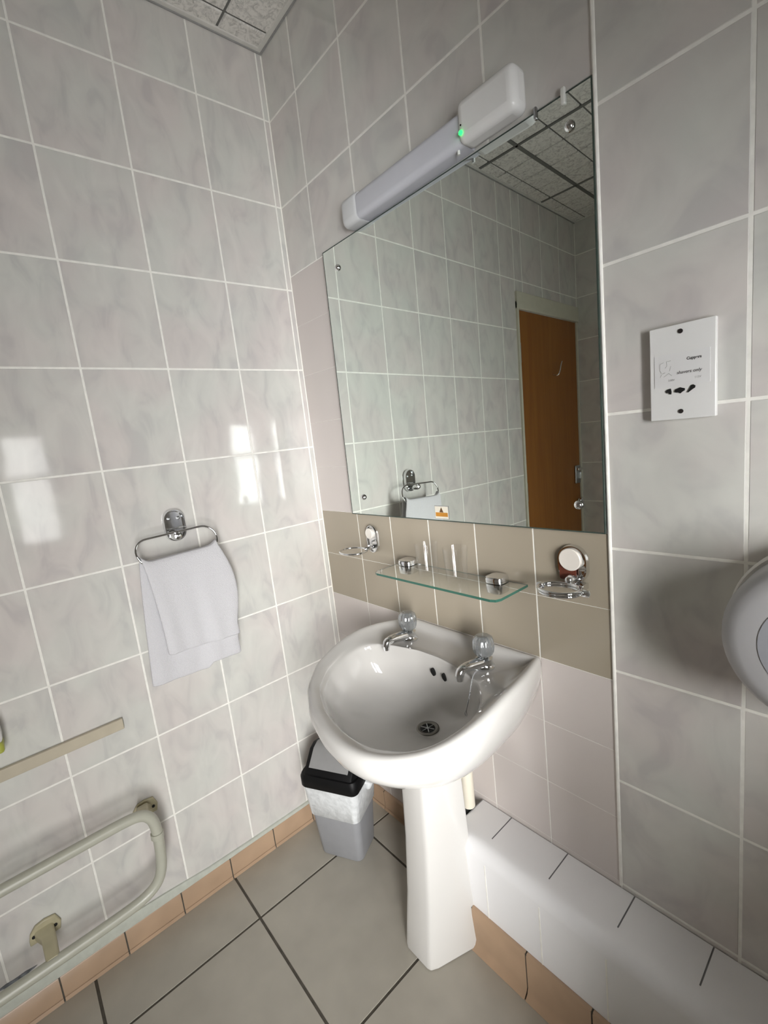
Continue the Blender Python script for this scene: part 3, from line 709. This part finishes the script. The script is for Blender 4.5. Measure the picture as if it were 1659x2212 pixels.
# taps: one built, one copied
DK = .7445
def make_tap(x, y, ang):
    R = Matrix.Translation((x, y, 0)) @ Matrix.Rotation(ang, 4, 'Z')
    def tr(mb): mb.v = [tuple(R @ Vector(p)) for p in mb.v]; return mb
    b = MB().lathe([(.0225, DK), (.0225, DK + .004), (.0185, DK + .008), (.0175, DK + .016), (.0185, DK + .0225), (.012, DK + .026), (.010, DK + .029)], 32)
    t = tr(b).build('tap', M_CHROME, wb)
    path = smooth_path([(0, -.008, DK + .014), (0, -.036, DK + .0190), (0, -.064, DK + .0215), (0, -.075, DK + .0195), (0, -.078, DK + .009)], 3)
    n_ = len(path); r_ = [.0145 - .0045 * min(1, i / (n_ * .6)) for i in range(n_)]
    s = MB().tube(path, r_, 16)
    s.lathe([(.0080, DK + .000), (.0088, DK + .006), (.008, DK + .012)], 20, c=(0, -.0785, 0))
    tr(s).build('spout', M_CHROME, t)
    k = MB(); H0 = DK + .0275; rings = []
    for r, h in ((.013, 0), (.0185, .004), (.0225, .012), (.0240, .022), (.0235, .034), (.0205, .043), (.015, .0475), (.012, .0485)):
        rings.append([((r * (1 + .035 * math.cos(12 * a))) * math.cos(a), (r * (1 + .035 * math.cos(12 * a))) * math.sin(a), H0 + h) for a in (2 * PI * i / 96 for i in range(96))])
    k.loft(rings); kn = tr(k).build('tap_knob', mat('smoky_acrylic_knob', (.42, .44, .45), .08, .75, var=.1, scale=60), t, angle=80)
    tr(MB().lathe([(.012, H0 + .0485), (.0115, H0 + .051), (.001, H0 + .052)], 24)).build('knob_cap', M_CHROME, kn) if 0 else None
    return t
make_tap(.462, -.078, -.05); make_tap(.705, -.078, -.10)
# chain
mb = MB(); p0, p1 = Vector((.708, -.108, .750)), Vector((.7180, -.170, .684)); mid = Vector((.722, -.142, .760))
cp = smooth_path([p0, mid, Vector((.728, -.163, .728)), p1], 2); L = []
for a, b in zip(cp, cp[1:]):
    nn = max(1, int((b - a).length / .0022))
    L += [a.lerp(b, i / nn) for i in range(nn)]
for i, p in enumerate(L):
    mb.add([p + Vector(d) * .0019 for d in ((1, 0, 0), (-1, 0, 0), (0, 1, 0), (0, -1, 0), (0, 0, 1), (0, 0, -1))], [(0, 2, 4), (2, 1, 4), (1, 3, 4), (3, 0, 4), (2, 0, 5), (1, 2, 5), (3, 1, 5), (0, 3, 5)])
mb.tube([(p1.x + .003 * math.cos(a), p1.y, p1.z - .003 + .0045 * math.sin(a)) for a in (2 * PI * i / 14 for i in range(14))], .0008, 6, closed=True)
mb.build('plug_chain', M_STEEL, wb)
# waste pipe behind the pedestal
MB().tube([(.588, -.045, .30), (.592, -.048, .53)], .0165, 20).build('waste_pipe', mat('aged_white_pipe', (.66, .62, .52), .35, var=.08, scale=12), wb)
MB().tube([(.575, -.045, .001), (.575, -.045, .305)], .018, 20).build('dark_lower_tube', mat('near_black', (.03, .03, .03), .7), wb)  # near-black tube below the end of the pipe

# ------------------------------------------------------------------ swing bin
BR = math.radians(27)
bn = thing('swing_bin', (.176, -.180, 0), 'small grey swing bin with black rim under the washbasin', 'bin')
bn.rotation_euler = (0, 0, 0)
RB = Matrix.Translation((.176, -.180, 0)) @ Matrix.Rotation(BR, 4, 'Z')
def sec(w_, d_, z, r=.02, oy=0.): return [RB @ Vector((x, y + oy, z)) for x, y in rrect(w_, d_, r, 5)]
mb = MB(); mb.loft([sec(.140, .105, .001), sec(.145, .110, .006), sec(.162, .128, .14), sec(.176, .142, .262)])
mb.build('bin_body', M_GREYP, bn, angle=50)
mb = MB(); mb.loft([sec(.167, .133, .150), sec(.170, .137, .151), sec(.180, .147, .215), sec(.186, .152, .262)], 0, False, False)
mb.loft([[Vector(p) for p in r] for r in ([RB @ Vector((.088 + .012 * math.cos(a), -.005 + .016 * math.sin(a), .258 - .002 * math.cos(a)) ) for a in (2 * PI * i / 12 for i in range(12))], [RB @ Vector((.100 + .016 * math.cos(a), .0 + .014 * math.sin(a), .245) ) for a in (2 * PI * i / 12 for i in range(12))], [RB @ Vector((.098 + .008 * math.cos(a), .0 + .008 * math.sin(a), .225) ) for a in (2 * PI * i / 12 for i in range(12))])])
mb.build('bin_liner', M_BAG, bn, angle=60)
mb = MB()
W_, D_ = .194, .158
mb.loft([sec(W_ - .004, D_ - .004, .252), sec(W_, D_, .256), sec(W_, D_, .284), sec(W_ - .008, D_ - .008, .293)], 0, True, True)
# raised arched hood of the lid: side profile in depth
def hood(x, s=1.):
    P = [(-.073, .285), (-.066, .300), (-.020, .345), (.005, .352), (.030, .345), (.068, .300), (.073, .285)]
    return [RB @ Vector((x, y * s, .285 + (z - .285) * (s))) for y, z in P]
mb.loft([hood(-.092, .55), hood(-.080, .97), hood(-.074, 1), hood(.074, 1), hood(.080, .97), hood(.092, .55)], 0)
mb.build('bin_rim', M_BLACK, bn, angle=45)
mb = MB()
def flap(x, o): 
    P = [(-.0600, .3075), (-.050, .317), (-.020, .346), (.005, .353), (.030, .346), (.060, .310)]
    return [RB @ Vector((x, y - o * .7, z + o)) for y, z in P]
mb.loft([flap(-.066, .001), flap(-.064, .004), flap(.064, .004), flap(.066, .001)], 0)
mb.build('swing_lid', M_LID, bn, angle=35)

# ------------------------------------------------------------------ paper dispenser at the right
pd = thing('paper_dispenser', (1.262, 0, .955), 'round white toilet paper dispenser at the right edge of the marbled wall', 'dispenser')
c = (1.262, 0, .957)
MB().lathe([(.116, -.0013), (.119, -.012), (.120, -.030), (.117, -.036)], 64, axis='Y', c=c).build('back_shell', mat('cream_white_plastic', (.66, .65, .61), .3, var=.01), pd)
MB().lathe([(.113, -.036), (.1145, -.095), (.112, -.108), (.104, -.117), (.090, -.121), (.060, -.122)], 64, axis='Y', c=c).build('drum_cover', mat('grey_white_plastic', (.42, .42, .43), .28, var=.01), pd)
MB().lathe([(.070, -.1205), (.070, -.1226), (.062, -.1232)], 48, axis='Y', c=c).build('viewing_window', mat('smoked_window', (.33, .34, .37), .2, var=.02), pd)

# ------------------------------------------------------------------ support rails low on the left wall
sr = thing('support_rail', (.06, -.68, .25), 'cream U-shaped pipe rail low on the left wall above the skirting', 'rail')
RX = .095
path = [(RX, -1.30, .427), (RX, -.80, .424), (RX, -.745, .424), (RX, -.705, .419), (RX, -.684, .396), (RX, -.679, .355), (RX, -.681, .30), (RX, -.685, .255), (RX, -.699, .219), (RX, -.735, .199), (RX, -.79, .194), (RX, -.90, .191), (RX, -1.30, .188)]
MB().tube(smooth_path(path, 2), .0128, 18).build('rail_tube', M_PIPE, sr)
MB().tube([(RX, -.6800, .352), (RX, -.6806, .338)], .0155, 20).build('rail_collar', M_PIPE, sr)
def bracket(y, z, ax, az):
    mb = MB()
    P = [(0, .030), (-.018, .026), (-.030, .012), (-.034, -.004), (-.034, -.016), (.026, -.016), (.030, .004), (.022, .026)]
    mb.loft([[(.0013, y + a, z + b) for a, b in P], [(.006, y + a, z + b) for a, b in P], [(.008, y + a * .94, z + b * .94) for a, b in P]])
    mb.loft([[(.007, y - .004 + a * 1.3, z + b * 1.3) for a, b in rrect(.030, .022, .006, 3)], [(.03, y + ax * .5 + a, z + az * .5 + b) for a, b in rrect(.028, .024, .006, 3)], [(RX, y + ax + a, z + az + b) for a, b in rrect(.026, .020, .006, 3)]])
    br = mb.build('wall_bracket', M_YCREAM, sr, bevel=.001)
    for dy, dz in ((-.024, .004), (.018, .002)):
        MB().lathe([(.004, .0075), (.004, .0092), (.002, .0100)], 12, axis='X', c=(0, y + dy, z + dz)).build('screw', M_DARK, br)
bracket(-.682, .362, -.020, .050); bracket(-.932, .205, .004, -.010)
# flat trunking rail
MB().box((.0013, -1.28, .6115), (.0115, -.690, .640)).build('wall_trunking', M_CREAM, bevel=.0015)
tag(bpy.data.objects['wall_trunking'], 'flat cream plastic strip running level along the left wall', 'trunking')
# small container at the left edge of the view
so_ = thing('wall_dispenser', (.03, -.968, .70), 'small white and yellow green container at the left edge of the left wall', 'container')
MB().box((.0013, -1.02, .716), (.050, -.916, .765)).build('container_top', M_WPLAST, so_, bevel=.008)
MB().box((.0013, -1.017, .692), (.048, -.917, .716)).build('container_base', mat('yellow_green_plastic', (.42, .45, .08), .4, var=.05), so_, bevel=.006)
# thin dark grey patch on the tile beside the rail
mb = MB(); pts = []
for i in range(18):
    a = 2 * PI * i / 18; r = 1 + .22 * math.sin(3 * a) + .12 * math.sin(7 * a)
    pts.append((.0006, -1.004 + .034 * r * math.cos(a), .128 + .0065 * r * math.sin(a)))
mb.loft([pts, [(.0013, p[1], p[2]) for p in pts]]); mb.build('tile_dark_mark', mat('dark_grey_mark', (.13, .14, .15), .6, var=.4, scale=120))
tag(bpy.data.objects['tile_dark_mark'], 'dark grey mark on the left wall above the skirting', 'mark')
